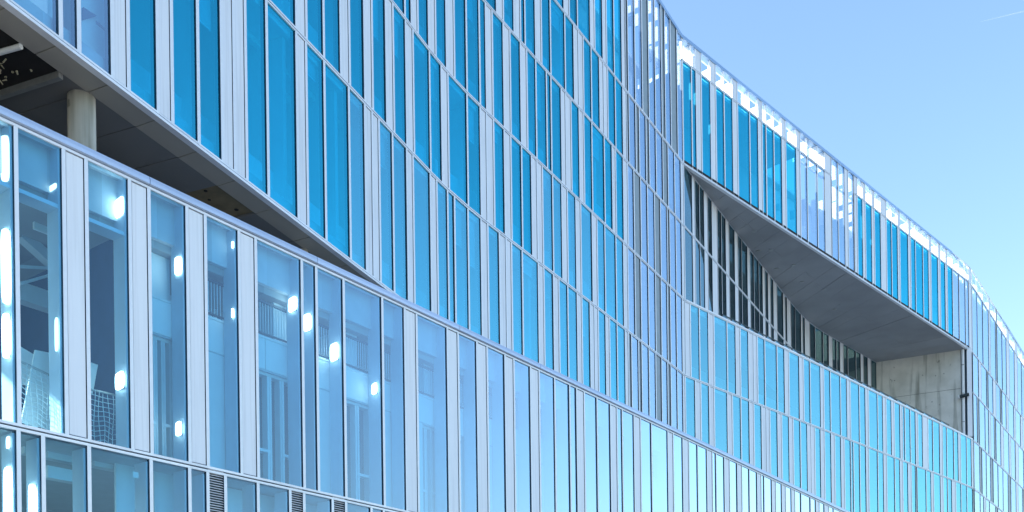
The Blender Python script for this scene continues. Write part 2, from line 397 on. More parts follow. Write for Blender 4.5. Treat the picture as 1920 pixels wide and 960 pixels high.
T1c = parse('@420 1602 w 1608 @500 g 1619 w 1624 g 1636 w 1640.7 g 1652.7 w 1663 g 1672.7 g 1684 w 1688 g 1703.7 w 1708 g 1717 g 1731 g 1741.5 w 1745.8 g 1759 w 1763 g 1772.5 w 1776 g 1786 b 1798 b 1809.6 b 1816 w 1821')
F1 = parse('@640 1285 w 1295 g 1312 g 1329 w 1339 g 1363.5 g 1380 w 1388 g 1403.7 w 1413 w 1420 g 1434 g 1456.7 g 1471 w 1478.7 g 1498.5 w 1506 g 1518.5 g 1538 '
 '@780 w 1545.5 g 1558 g 1576.7 g 1589 w 1595 g 1612 g 1623.5 w 1629 g 1646 g 1656 w 1662 g 1672 w 1677 g 1688 w 1692 g 1696.7 g 1707 g 1717 w 1721 g 1730 w 1740 g 1749 '
 'g 1762 w 1767 g 1775 g 1788 g 1796.5 w 1800.5 g 1812 g 1821 w 1824')
F2 = parse('@800 1286 g 1305 w 1315 g 1331 w 1340 g 1365 w 1374 g 1390 g 1406 w 1414 g 1428.7 w 1437.5 w 1444 g 1458.5 w 1466 g 1480 w 1487.5 g 1501 g 1514 w 1521 w 1527.7 '
 '@880 g 1540 w 1547 g 1559.6 w 1566 g 1578 w 1584 g 1596 g 1601 g 1613 g 1624.6 w 1629.5 g 1646.5 g 1657.5 w 1663 g 1678 g 1688 w 1693 g 1703 w 1709 g 1717.3 k 1720 g 1736.7 g 1746 '
 'w 1750.5 g 1763.7 w 1768.5 g 1776.7 g 1785 w 1792 g 1802 g 1813 g 1824')
R1 = parse('@450 1284 g 1299 w 1304 g 1312.5 g 1321 w 1327.5 g 1335.5 w 1345.5 g 1353 g 1361 w 1367 g 1377.5 w 1383.5 g 1390.5 g 1401 w 1406 g 1413 g 1422 g 1429 w 1433.5 g 1439 '
 'w 1443.5 g 1449 w 1455.5 g 1467 w 1470.5 @600 g 1476 w 1483 g 1491 g 1502 w 1505 g 1509 w 1518 g 1528 g 1543 g 1553.5 w 1560 g 1568 g 1574.5 w 1580.5 g 1589 g 1604 g 1613 w 1618 g 1626 w 1632 g 1642')
def far_row(x0, seed, x1=1035):
    r = random.Random(seed); out = [(x0, None)]; x = x0; last = 'w'
    while x < x1:
        k = 'b' if last in 'wd' else r.choice('bwwd')
        x += {'b': r.uniform(6.5, 11), 'w': r.uniform(3, 5.5), 'd': r.uniform(2.5, 5)}[k]; out.append((x, k)); last = k
    return out
PODG = {'g': 'podium_glass', 'b': 'podium_glass'}
FARG = {'b': 'clear_blue_glass', 'g': 'clear_blue_glass'}
pod_band = row(POD, POD1, HQ, HP - 0.045, 'podium_band', 0.075, PODG, 'podium_panel', rail=0.06)
pod_low = row(POD, POD2, -0.05, HQ, 'podium_band', 0.075, PODG, 'podium_panel', rail=0.06)
for bays, h0, h1 in ((M1, HU, HA), (M2, HA, HB), (M3, HB, HC), (M4, HC, HD), (M5, HD, HT)):
    row(MAIN, bays, h0, h1, 'storey_band')
row(MAIN, M5, HT, HR, 'parapet_band', glassmap={'g': 'parapet_glass', 'b': 'parapet_glass'}, mw=0.08)
row(MAIN, M5C, HD, HR, 'storey_band')
row(FLARE, T1a, HD, HT, 'storey_band'); row(FLARE, T1c, HD, HT, 'storey_band')
row(FLARE, T1b, HD, HR, 'storey_band')
PG = {'g': 'parapet_glass', 'b': 'parapet_glass'}
row(FLARE, T1a, HT, HR, 'parapet_band', glassmap=PG, mw=0.07, rail=0.04); row(FLARE, T1c, HT, HR, 'parapet_band', glassmap=PG, mw=0.07, rail=0.04)
PALE = {'g': 'pale_cyan_glass', 'b': 'pale_cyan_glass'}
row(FLARE, F1, HA, HB, 'storey_band', glassmap=PALE); row(FLARE, F2, HU, HA, 'storey_band', glassmap=PALE)
x_end = rx(1824, 640)
far_t = far_row(x_end, 5)
row(FLARE, far_t, HD, HT, 'storey_band', 0.09); row(FLARE, far_t, HT, HR, 'parapet_band', 0.07, PG, rail=0.04)
for i, (h0, h1) in enumerate(((HC, HD), (HB, HC), (HA, HB), (HU, HA))):
    row(FLARE, far_row(x_end, 20 + i), h0, h1, 'storey_band', 0.09)
RG = {'g': 'recess_glass', 'b': 'recess_glass'}
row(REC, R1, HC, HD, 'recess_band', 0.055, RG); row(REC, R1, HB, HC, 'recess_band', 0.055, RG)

# hand out the pieces: the largest as parts of their own, the remainder of a kind joined
for kind, lst in PIECES.items():
    lst.sort(key=lambda e: -e[0])
    for ar, mb, bo in lst[:300]:
        mb.build(kind, bo)
    if lst[300:]:
        j = MB()
        for ar, mb, bo in lst[300:]:
            k = len(j.v); j.v += mb.v
            for f, mi in zip(mb.f, mb.mi):
                j.f.append(tuple(i + k for i in f)); j.mi.append(j.m(mb.mats[mi]))
        o = j.build('far_' + kind + 's', building); o['kind'] = 'stuff'

# ------------------------------------------------------------------ slabs, inner walls, copings
def along(wall, x0, x1, step=14):
    n = max(1, int(abs(x1 - x0) / step)); return [x0 + (x1 - x0) * i / n for i in range(n + 1)]
def run(mb, wall, x0, x1, d0, d1, z0, z1, mat, step=60):
    xs = along(wall, x0, x1, step)
    A = [wall.at(x) + wall.n(x) * d1 for x in xs]; B = [wall.at(x) + wall.n(x) * d0 for x in xs]
    for i in range(len(xs) - 1):
        mb.hexa([v3(A[i], z0), v3(A[i + 1], z0), v3(B[i + 1], z0), v3(B[i], z0)],
                [v3(A[i], z1), v3(A[i + 1], z1), v3(B[i + 1], z1), v3(B[i], z1)], mat)
XL, XR = -1095, 334
def one(name, *a, **k): m_ = MB(); run(m_, *a, **k); return m_.build(name, building)
for h in (HA, HB, HC, HD): one('floor_slab', MAIN, XL, XR, -5, -0.15, z_of(h) - 0.18, z_of(h) + 0.10, 'interior_white')
one('floor_slab', MAIN, XL, XR, -9, -0.2, z_of(HU) + 0.06, z_of(HU) + 0.45, 'interior_grey')
one('floor_slab', MAIN, XL, rx(1172, 40), -9, -0.16, z_of(HT) - 0.25, z_of(HT) - 0.05, 'interior_white')
one('floor_slab', FLARE, 336, 1035, -5, -0.15, z_of(HA) - 0.18, z_of(HA) + 0.10, 'interior_white')
for h in (HB, HC, HD): one('floor_slab', FLARE, 872, 1035, -5, -0.15, z_of(h) - 0.18, z_of(h) + 0.10, 'interior_white')
one('floor_slab', REC, 336, 690, -5, -0.15, z_of(HC) - 0.15, z_of(HC) + 0.1, 'interior_white')
one('inner_wall', MAIN, XL, XR, -2.7, -2.4, z_of(HU) + 0.5, z_of(HT) - 0.3, 'interior_grey')
one('inner_wall', FLARE, 336, 1035, -5.3, -5.0, z_of(HU), z_of(HB) - 0.3, 'interior_grey')
one('inner_wall', FLARE, 336, 1035, -3.3, -3.0, z_of(HD) + 0.1, z_of(HT) - 0.3, 'interior_grey')
one('inner_wall', FLARE, 872, 1035, -3.3, -3.0, z_of(HB) + 0.1, z_of(HD) - 0.3, 'interior_grey')
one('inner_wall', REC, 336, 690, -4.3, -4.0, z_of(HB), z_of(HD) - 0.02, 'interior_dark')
one('inner_wall', MAIN, -95, XR, -5.3, -5.0, z_of(2.4), z_of(HU), 'interior_grey')
one('sun_block_mass', MAIN, XL, XR, -16, -5.4, 0.2, z_of(HT) - 0.3, 'slab_concrete')  # unseen solid mass added behind the rooms to keep the sun out
one('sun_block_mass', REC, 337, 690, -14, -5.1, 0.2, z_of(HT) - 0.3, 'slab_concrete', step=25)
one('sun_block_mass', FLARE, 880, 1035, -14, -5.4, 0.2, z_of(HT) - 0.3, 'slab_concrete')
# low sill walls behind the panes of the upper storeys, ceiling light troughs
for h in (HU, HA, HB, HC, HD):
    one('sill_wall', MAIN, XL if h != HU else rx(225, 100), rx(1176, 400), -0.75, -0.62, z_of(h) + (0.46 if h == HU else 0.11), z_of(h) + 1.25, 'interior_white')
for h in (HA, HB, HC, HD):
    for d in (-0.9, -1.5, -2.1): one('ceiling_trough', MAIN, XL, rx(1176, 400), d - 0.12, d, z_of(h) - 0.34, z_of(h) - 0.19, 'fin_white')
# partition walls inside the upper storeys
for x in (-830, -700, -560, -470, -395, -300, -250, -170, -120, -60, 0, 55, 120, 180):
    p = MAIN.at(x); n = MAIN.n(x); tt = Vector((-n.y, n.x)); mb = MB()
    prism(mb, p, p + tt * 0.14, n, -2.38, -0.3, z_of(HU) + 0.45, z_of(HD) - 0.2, 'interior_white'); mb.build('partition_wall', building)
rb = random.Random(21)
for bays, h0, h1 in ((M1, HU, HA), (M2, HA, HB), (M3, HB, HC), (M4, HC, HD), (M5, HD, HT)):
    for i in range(1, len(bays)):
        if bays[i][1] != 'g' or rb.random() > 0.42: continue
        pa, pb = MAIN.at(bays[i - 1][0]), MAIN.at(bays[i][0]); ct = (pb - pa).normalized(); n = Vector((ct.y, -ct.x))
        H_ = z_of(h1) - z_of(h0); zt = z_of(h1) - 0.2; drop = H_ * rb.choice((0.1, 0.16, 0.22, 0.3, 0.55)) * rb.uniform(0.8, 1.2); mb = MB()
        prism(mb, pa + ct * 0.10, pb - ct * 0.10, n, -0.215, -0.205, zt - drop, zt, 'blind_cloth')
        prism(mb, pa + ct * 0.10, pb - ct * 0.10, n, -0.225, -0.195, zt - drop - 0.03, zt - drop, 'aluminium'); mb.build('blind', building)
# white lining behind the third pane of the lowest upper storey, with a slot and a lifted flap
w_ = MAIN.off(-0.42); n = MAIN.n(-700)
a, b_ = w_.at(rx(150, 60)), w_.at(rx(214, 100)); mb = MB()
prism(mb, a, b_, n, -0.08, 0, z_of(HU) + 0.1, z_of(HA) - 0.2, 'board_white'); lin = mb.build('wall_lining', building)
mb = MB(); zz = w_.z(rx(190, 50), ry(190, 50)); prism(mb, w_.at(rx(180, 50)), w_.at(rx(203, 50)), n, -0.02, 0.006, zz - 0.03, zz + 0.03, 'interior_dark'); mb.build('slot', lin)
mb = MB(); q3 = [(153, 15), (178, 31), (153, 39)]; pts = [v3(w_.at(rx(x, y)), w_.z(rx(x, y), ry(x, y))) for x, y in q3]; nn3 = Vector((n.x, n.y, 0))
k = len(mb.v); mb.v += [tuple(p_ + nn3 * 0.004) for p_ in pts] + [tuple(p_ + nn3 * 0.05) for p_ in pts]; mi = mb.m('interior_dark')
for f in ((0, 1, 2), (5, 4, 3), (0, 3, 4, 1), (1, 4, 5, 2), (2, 5, 3, 0)): mb.f.append(f); mb.mi.append(mi)
mb.build('flap', lin)
# roof deck behind the parapet
mb = MB()
run(mb, FLARE, 336, rx(1501, 330), -9, -0.16, z_of(HT) - 0.25, z_of(HT) - 0.05, 'interior_white')
run(mb, FLARE, rx(1501, 330), rx(1604, 420), -9, -2.6, z_of(HT) - 0.25, z_of(HT) - 0.05, 'interior_white')
run(mb, FLARE, rx(1604, 420), 1035, -9, -0.16, z_of(HT) - 0.25, z_of(HT) - 0.05, 'interior_white')
run(mb, MAIN, rx(1172, 40), XR, -9, -2.0, z_of(HT) - 0.25, z_of(HT) - 0.05, 'interior_white')
mb.build('roof_deck', building)
# copings
mb = MB()
run(mb, MAIN, XL, 336, -0.30, 0.03, z_of(HR) - 0.15, z_of(HR) + 0.025, 'roof_trim')
run(mb, FLARE, 334, 1035, -0.30, 0.03, z_of(HR) - 0.15, z_of(HR) + 0.025, 'roof_trim', 90)
mb.build('roof_coping', building)
mb = MB()
zc0 = z_of(HP - 0.045)
prs = [(-0.14, 0.03), (0.05, 0.0), (0.05, 0.06), (0.02, 0.15), (-0.30, 0.171), (-0.30, 0.03)]
prof = [(0.012, 0.0), (0.055, 0.012), (0.055, 0.075), (0.035, 0.15), (-0.35, 0.171), (-0.35, 0.02)]
xa = [-1148] + [x for x, k in POD1[2::6]] + [900]
for i in range(len(xa) - 1):
    A, B = POD.at(xa[i]), POD.at(xa[i + 1]); n = POD.n(0); tt = (B - A).normalized(); B = B - tt * 0.012
    k = len(mb.v)
    for P_ in (A, B): mb.v += [tuple(v3(P_ + n * d, zc0 + z)) for d, z in prof]
    m_ = len(prof); mi = mb.m('coping_metal')
    for j in range(m_):
        mb.f.append((k + j, k + (j + 1) % m_, k + m_ + (j + 1) % m_, k + m_ + j)); mb.mi.append(mi)
    mb.f.append(tuple(range(k, k + m_))); mb.mi.append(mi); mb.f.append(tuple(range(k + 2 * m_ - 1, k + m_ - 1, -1))); mb.mi.append(mi)
mb.build('podium_coping', building)
# terrace floor and lower body of the podium
mb = MB()
run(mb, POD, -1148, 900, -7.5, -0.4, z_of(2.36), z_of(2.42), 'slab_concrete', 100)
run(mb, POD, -1148, 900, -0.40, -0.30, z_of(2.40), z_of(HP) - 0.06, 'interior_grey', 100)
mb.build('terrace_floor', building)
mb = MB()
run(mb, POD, -1148, 900, -0.5, 0.03, 0.0, z_of(-0.05) - 0.02, 'slab_concrete', 100)
mb.build('plinth', building)

# ------------------------------------------------------------------ soffit of the upper block
mb = MB()                                             # bright edge trim and dark reveal
run(mb, MAIN, XL, XR, -0.12, 0.03, z_of(HU) - 0.075, z_of(HU) - 0.02, 'aluminium', 40)
run(mb, MAIN, XL, XR, -0.12, -0.02, z_of(HU) - 0.02, z_of(HU) + 0.014, 'gasket', 40)
mb.build('edge_trim', building)
cuts = [rx(x, y) for x, y in ((-90, -80), (20, 3), (115, 74), (212, 147), (300, 214), (378, 275), (450, 328), (520, 380), (590, 434), (660, 487), (735, 546), (830, 640), (930, 700))]
soff = MB(); run(soff, MAIN, XL, XR, -9, -0.13, z_of(HU) + 0.03, z_of(HU) + 0.055, 'joint_dark', 60)
so = MB()
IN = -0.62
zs = z_of(HU) - 0.07
def soffit_piece(xa, xb, d0, d1, z0, z1, mat, gap=0.012):
    m = MB(); a0, a1 = MAIN.at(xa), MAIN.at(xb); n0, n1 = MAIN.n(xa), MAIN.n(xb); tt = (a1 - a0).normalized()
    a0 = a0 + tt * gap; a1 = a1 - tt * gap
    c = [a0 + n0 * d1, a1 + n1 * d1, a1 + n1 * d0, a0 + n0 * d0]
    m.hexa([v3(c[0], z0[0]), v3(c[1], z0[0]), v3(c[2], z0[1]), v3(c[3], z0[1])],
           [v3(q, z1) for q in c], mat); return m
soffit = MB(); run(soffit, MAIN, XL, XR, -0.60, -0.14, zs + 0.10, zs + 0.13, 'joint_dark', 60)
soffit_o = soffit.build('soffit', building)
for i in range(len(cuts) - 1):
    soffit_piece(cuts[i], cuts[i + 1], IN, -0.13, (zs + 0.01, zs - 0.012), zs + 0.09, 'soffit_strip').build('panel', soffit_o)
x_void = rx(168, 152)
inner_cut = [x_void] + [c for c in cuts if c > x_void + 20]
for i in range(len(inner_cut) - 1):
    xa, xb = inner_cut[i], inner_cut[i + 1]
    if i != 4:
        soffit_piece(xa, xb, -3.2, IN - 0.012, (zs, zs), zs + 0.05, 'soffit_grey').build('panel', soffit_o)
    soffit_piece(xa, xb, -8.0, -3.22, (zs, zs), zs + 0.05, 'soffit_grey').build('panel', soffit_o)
# exposed slab over the missing panel, and over the service void
m = soffit_piece(inner_cut[4] - 5, inner_cut[5] + 5, -3.3, IN - 0.05, (zs + 0.055, zs + 0.055), zs + 0.09, 'brown_concrete')
p = MAIN.at((inner_cut[4] + inner_cut[5]) / 2); n = MAIN.n(-400); tt = Vector((-n.y, n.x))
for k in range(4):
    c = p + n * random.uniform(-2.6, -0.8) + tt * random.uniform(-0.8, 0.8)
    m.tube(v3(c, zs + 0.045), v3(c, zs + 0.06), random.uniform(0.035, 0.06), 'void_black', 8)
m.build('exposed_slab', soffit_o)
m = MB(); zv = z_of(HU) + 0.03
# service void: beams, ducts and trunking hanging in the open ceiling
V0 = MAIN.at(x_void); vn = MAIN.n(x_void); vt = Vector((-vn.y, vn.x))
def vp(a, d, z): return v3(V0 - vt * a + vn * (IN - d), z)
prism(m, V0 - vt * 12, V0 + vt * 0.02, vn, -9, IN, zs + 0.02, zs + 0.05, 'void_black')
void_o = m
def hang(name, fn):
    mm = MB(); fn(mm); mm.build(name, soffit_o)
mm = MB(); prism(mm, V0 - vt * 0.10, V0 - vt * 0.0, vn, -9, IN - 0.02, zs - 0.10, zs + 0.06, 'galvanised'); mm.build('edge_channel', soffit_o)
m.build('void_ceiling', soffit_o)
for a, z, r in ((0.95, zs - 0.05, 0.05), (1.75, zs - 0.03, 0.03), (2.3, zs - 0.03, 0.05), (3.3, zs - 0.06, 0.06)):
    mm = MB(); mm.tube(vp(a, 0.0, z), vp(a + 0.5, 8, z), r, 'interior_white', 10)
    for d in (0.6, 2.0, 3.4, 5.0): mm.tube(vp(a + d / 16, d, z), vp(a + d / 16 + 0.01, d + 0.05, z), r * 1.35, 'rail_dark', 10)
    mm.build('pipe', soffit_o)
mm = MB(); mm.bar(vp(1.6, 0.1, zs - 0.06), vp(4.2, 5.5, zs - 0.02), 0.045, 'interior_white'); mm.build('conduit', soffit_o)
mm = MB(); rf = random.Random(4)
for k in range(90):
    f = rf.random(); big = rf.random() < 0.35
    c = vp(0.30 + 0.10 * math.sin(f * 17) + rf.gauss(0, 0.03), 0.4 + 5.2 * f, zs - 0.02) if not big else vp(0.72 + rf.gauss(0, 0.10), 1.1 + rf.gauss(0, 0.30), zs - 0.03)
    d = Vector((rf.gauss(0, 1), rf.gauss(0, 1), rf.gauss(0, 0.5))).normalized() * rf.uniform(0.015, 0.05)
    mm.tube(c - d, c + d, rf.uniform(0.008, 0.022), 'foam', 6, r2=rf.uniform(0.004, 0.016))
fo = mm.build('insulation_foam', soffit_o); fo['kind'] = 'stuff'
soff.build('soffit_backing', soffit_o)

# columns on the terrace
def column(x, q, r, name='column'):
    P_ = Vector((x * UNIT / q, F_PX * UNIT / q)); mm = MB()
    mm.tube(v3(P_, z_of(2.42)), v3(P_, zs - 0.02), r, 'stained_concrete', 40)
    mm.tube(v3(P_, zs - 0.02), v3(P_, zs + 0.03), r * 0.93, 'slab_concrete', 40)
    mm.build(name, building, True)
column(rx(153, 200), 371.5, 0.255)
column(rx(569, 468), (-ry(569, 463)) / HU, 0.12)

# ------------------------------------------------------------------ recess (loggia) on the right
NS = 26
mb = MB(); fx0, fx1, wx0, wx1 = 336, 868, 336, 691
zD, zB = z_of(HD), z_of(HB)
def lg(u): return FLARE.at(fx0 + (fx1 - fx0) * u), REC.at(wx0 + (wx1 - wx0) * u)
backing = MB()
for i in range(NS):
    a0, b0 = lg(i / NS); a1, b1 = lg((i + 1) / NS)
    backing.hexa([v3(q, zD + 0.03) for q in (a0, a1, b1, b0)], [v3(q, zD + 0.20) for q in (a0, a1, b1, b0)], 'joint_dark')
rec_soffit = backing.build('recess_soffit', building)
for i in range(NS):
    a0, b0 = lg(i / NS + 0.0002); a1, b1 = lg((i + 1) / NS - 0.0002)
    nn = FLARE.n(500)
    mm = MB(); z = zD - 0.05 + random.uniform(-0.012, 0.012)
    k1, k2 = random.uniform(0.42, 0.58), 1.0
    e0, e1 = a0 - nn * 0.14, a1 - nn * 0.14
    m0, m1 = e0.lerp(b0, k1), e1.lerp(b1, k1); g0 = (b0 - e0).normalized() * 0.006 if (b0 - e0).length > 0.01 else Vector((0, 0))
    mm.hexa([v3(q, z) for q in (e0, e1, m1 - g0, m0 - g0)], [v3(q, zD + 0.02) for q in (e0, e1, m1 - g0, m0 - g0)], 'recess_soffit_grey')
    mm.build('panel', rec_soffit)
    mm = MB(); z = zD - 0.05 + random.uniform(-0.012, 0.012)
    mm.hexa([v3(q, z) for q in (m0 + g0, m1 + g0, b1, b0)], [v3(q, zD + 0.02) for q in (m0 + g0, m1 + g0, b1, b0)], 'recess_soffit_grey')
    mm.build('panel', rec_soffit)
for (u, v) in ((0.30, 0.55), (0.38, 0.6), (0.46, 0.5), (0.52, 0.62), (0.58, 0.45), (0.66, 0.6), (0.44, 0.8), (0.36, 0.85)):
    a, b_ = lg(u); c = a.lerp(b_, v); mm = MB(); mm.tube(v3(c, zD - 0.075), v3(c, zD - 0.04), 0.14, 'galvanised', 12); mm.build('downlight_ring', rec_soffit)
mm = MB()
run(mm, FLARE, 336, 871, -0.14, 0.035, zD - 0.07, zD - 0.025, 'aluminium', 30)
run(mm, FLARE, 336, 870, -0.13, 0.0, zD - 0.025, zD + 0.014, 'gasket', 30)
mm.build('edge_trim', building)
mm = MB()
for i in range(NS):
    a0, b0 = lg(i / NS); a1, b1 = lg((i + 1) / NS); nn = FLARE.n(500)
    a0 = a0 - nn * 0.15; a1 = a1 - nn * 0.15
    mm.hexa([v3(q, zB - 0.30) for q in (a0, a1, b1, b0)], [v3(q, zB - 0.12) for q in (a0, a1, b1, b0)], 'board_white')
mm.build('recess_floor', building)
mm = MB(); run(mm, FLARE, 336, 870, -0.25, 0.03, zB - 0.01, zB + 0.07, 'aluminium', 40); mm.build('recess_coping', building)
# railing behind the parapet of the recess
rl = MB(); x0r, x1r = rx(1364, 600), rx(1787, 797)
xs = along(FLARE, x0r, x1r, 16); zr = zB + 0.42
P_ = [FLARE.at(x) - FLARE.n(x) * 0.32 for x in xs]
for i in range(len(P_) - 1): rl.bar(v3(P_[i], zr), v3(P_[i + 1], zr), 0.05, 'rail_dark')
rail_o = rl.build('handrail', building)
for i in range(0, len(P_)):
    mm = MB(); mm.bar(v3(P_[i], zB - 0.12), v3(P_[i], zr - 0.02), 0.035, 'rail_dark'); mm.build('baluster', rail_o)
mm = MB()
for i in range(len(P_) - 1): mm.hexa([v3(P_[i] + Vector((0.05, -.05)), zB + 0.09), v3(P_[i + 1] - Vector((0.08, 0)), zB + 0.09), v3(P_[i + 1] - Vector((0.08, 0.012)), zB + 0.09), v3(P_[i] + Vector((0.05, -.062)), zB + 0.09)],
    [v3(P_[i] + Vector((0.05, -.05)), zr - 0.06), v3(P_[i + 1] - Vector((0.08, 0)), zr - 0.06), v3(P_[i + 1] - Vector((0.08, 0.012)), zr - 0.06), v3(P_[i] + Vector((0.05, -.062)), zr - 0.06)], 'recess_glass')
mm.build('railing_glass', rail_o)
# concrete return wall, with a cast joint, downpipe and end post
e0, e1 = REC.at(691.2), FLARE.at(864) - FLARE.n(500) * 0.05
ct = (e1 - e0).normalized(); cn = Vector((ct.y, -ct.x))
if cn.y > 0: cn = -cn
zmid = zB + (zD - zB) * 0.56
mm = MB()
Lw = (e1 - e0).length
prism(mm, e0, e0 + ct * (Lw - 0.50), cn, -0.35, 0.0, zB - 0.15, zmid - 0.012, 'stained_concrete')
prism(mm, e0, e0 + ct * (Lw - 0.50), cn, -0.35, 0.012, zmid + 0.012, zD - 0.04, 'stained_concrete')
prism(mm, e0 + ct * 0.01, e0 + ct * (Lw - 0.51), cn, -0.34, -0.015, zmid - 0.012, zmid + 0.012, 'joint_dark')
rw = mm.build('return_wall', building)
mm = MB()
for k in range(10):
    a = random.uniform(0.6, Lw - 1.2); z = random.choice([zB + 1.5, zB + 3.2, zB + 5.2]) + random.uniform(-0.1, 0.1)
    c = v3(e0 + ct * a + cn * 0.0, z); mm.tube(c - Vector((cn.x, cn.y, 0)) * 0.01, c + Vector((cn.x, cn.y, 0)) * 0.016, 0.035, 'joint_dark', 10)
mm.build('tie_hole', rw)
mm = MB(); c = e0 + ct * (Lw - 0.34) + cn * 0.05
mm.tube(v3(c, zB - 0.1), v3(c, zD - 0.06), 0.11, 'interior_white', 14)
for z in (zB + 1.2, zB + 3.4, zB + 5.6): mm.tube(v3(c, z), v3(c, z + 0.06), 0.135, 'galvanised', 14)
mm.build('downpipe', building, False)
mm = MB(); prism(mm, e0 + ct * (Lw - 0.49), e0 + ct * (Lw - 0.02), cn, -0.3, -0.2, zB - 0.1, zD - 0.05, 'gasket'); mm.build('recess_gap', building)
mm = MB(); pe = FLARE.at(869)
prism(mm, e0 + ct * (Lw - 0.06), e0 + ct * (Lw + 0.28), cn, -0.30, 0.0, zB + 0.08, zD - 0.07, 'aluminium'); mm.build('end_post', building)
sc = thing('security_camera', 'small dark camera on a white bracket beside the concrete wall', 'camera', v3(e0 + ct * (Lw - 0.05) + cn * 0.05, zB + (zD - zB) * 0.47))
c = Vector(sc.location); f3 = Vector((cn.x, cn.y, 0)); t3 = Vector((ct.x, ct.y, 0))
mm = MB(); mm.bar(c - t3 * 0.05, c - t3 * 0.05 + f3 * 0.28, 0.07, 'board_white'); mm.build('bracket', sc)
mm = MB(); mm.tube(c + f3 * 0.25 - t3 * 0.55 - Vector((0, 0, .10)), c + f3 * 0.25 + t3 * 0.12, 0.13, 'rail_dark', 12); mm.build('housing', sc)
mm = MB(); mm.tube(c + f3 * 0.25 - t3 * 0.62 - Vector((0, 0, .11)), c + f3 * 0.25 - t3 * 0.55 - Vector((0, 0, .10)), 0.15, 'board_white', 12); mm.build('sun_hood', sc)

# ------------------------------------------------------------------ fins and boxes behind the parapet glass (lit by the sun over the roof), some fins added to imitate sun patches
def fin(wall, x, d0, d1, z0, z1, th=0.05, name='parapet_or_sun_patch_fin', mat='fin_white'):
    p = wall.at(x); n = wall.n(x); tt = Vector((-n.y, n.x)); mm = MB()
    prism(mm, p - tt * (th / 2 + 0.03), p + tt * (th / 2 - 0.03), n, -d1, -d0, z0, z1, mat); return mm
fins = MB()
fin_o = None
FB = T1a + T1c[1:] + far_t[1:]
heads = MB()
run(heads, FLARE, 337, 1034, -0.42, -0.16, z_of(HR) - 0.12, z_of(HR) - 0.02, 'fin_white', 60)
run(heads, FLARE, 337, 1034, -0.62, -0.57, z_of(HT) - 0.03, z_of(HT) + 0.10, 'fin_white', 60)
heads_o = heads.build('parapet_frame', building)
for i in range(1, len(FB)):
    if FB[i][1] in ('g', 'b') and not (rx(1549, 420) < FB[i][0] < rx(1603, 420)):
        fin(FLARE, FB[i][0], 0.15, random.uniform(0.46, 0.56), z_of(HT) - 0.02, z_of(HR) - random.choice((0.13, 0.16, 0.3, 0.42, 0.55))).build('parapet_or_sun_patch_fin', heads_o)
        if random.random() < 0.45: fin(FLARE, FB[i][0], 0.60, random.uniform(0.75, 1.0), z_of(HT) - 0.02, z_of(HR) - random.uniform(0.35, 0.8)).build('parapet_or_sun_patch_fin', heads_o)
for bays, wall, dz in ((M5C, MAIN, 2.6), (T1b, FLARE, 3.6)):  # short fins added in lengths that imitate sun patches
    for i in range(1, len(bays)):
        if bays[i][1] == 'b':
            zt = z_of(HR) - random.uniform(0.15, 0.5)
            while zt > z_of(HR) - dz:
                hgt = random.uniform(0.35, 1.1)
                fin(wall, bays[i][0], 0.15, random.uniform(0.3, 0.5), zt - hgt, zt).build('parapet_or_sun_patch_fin', heads_o)
                zt -= hgt + random.uniform(0.1, 0.45)
for x, ya, yb in ((1514, 372, 420), (1534, 372, 432), (1548, 374, 420), (1494, 392, 408), (1467, 380, 392)):  # fins cut to the outline of the sun patches they imitate
    xx = rx(x, 400); w2 = FLARE
    fin(w2, xx, 0.16, 0.42, w2.z(xx, ry(x, yb)), w2.z(xx, ry(x, ya))).build('parapet_or_sun_patch_fin', heads_o)

# ------------------------------------------------------------------ inside the podium: jambs, heads, inner front with windows and balconies
JD = 0.42
for i in range(1, len(POD1)):
    x1, k = POD1[i]
    if k != 'g': continue
    x0 = POD1[i - 1][0]
    p0, p1 = POD.at(x0), POD.at(x1); n = POD.n(0); tt = Vector((-n.y, n.x))
    mm = MB(); prism(mm, p1 - tt * 0.075, p1 - tt * 0.03, n, -JD, -0.06, z_of(HQ) + 0.02, z_of(HP) - 0.2, 'jamb_paint'); mm.build('jamb', pod_band)
for i in range(1, len(POD2)):
    x1, k = POD2[i]
    if k != 'g': continue
    p1 = POD.at(x1); n = POD.n(0); tt = Vector((-n.y, n.x))
    mm = MB(); prism(mm, p1 - tt * 0.075, p1 - tt * 0.03, n, -JD, -0.06, z_of(-0.05), z_of(HQ) - 0.1, 'jamb_paint'); mm.build('jamb', pod_low)
INW = POD.off(-0.46); n = POD.n(0)
XI = rx(262, 600)                                      # left of this: rooms still a building site
def iz(x, y, wall=INW): X = rx(x, y); return wall.z(X, ry(x, y))
z_top = z_of(HP) - 0.2
z_rail, z_bal, z_head, z_sill = iz(520, 577), iz(520, 640), iz(520, 703), iz(520, 845)
mb = MB()
prism(mb, POD.at(-1140), POD.at(880), n, -JD, -0.06, z_top + 0.02, z_top + 0.08, 'interior_grey')       # heads over the windows
prism(mb, POD.at(-1140), POD.at(880), n, -6.5, -0.06, z_of(HQ) - 0.06, z_of(HQ) - 0.01, 'interior_grey')
mb.build('window_head', building)
inner = MB(); XE = 870
# wall below the balcony, between the window openings
wins = [(283, 327), (487, 545), (624, 662), (650, 697), (795, 822), (866, 884), (1010, 1024), (1100, 1112), (1180, 1190)]
def seg(mbx, xa, xb, d0, d1, z0, z1, mat): prism(mbx, INW.at(xa), INW.at(xb), n, d0, d1, z0, z1, mat)
opens = sorted((rx(a, 800), rx(b_, 800)) for a, b_ in ((283, 330), (487, 560), (628, 700), (792, 826), (864, 890), (1012, 1026), (1098, 1114)))
xx = XI
for a, b_ in opens:
    seg(inner, xx, a, -0.12, 0.0, z_of(HQ) + 0.03, z_head, 'interior_white'); xx = b_
seg(inner, xx, XE, -0.12, 0.0, z_of(HQ) + 0.03, z_head, 'interior_white')
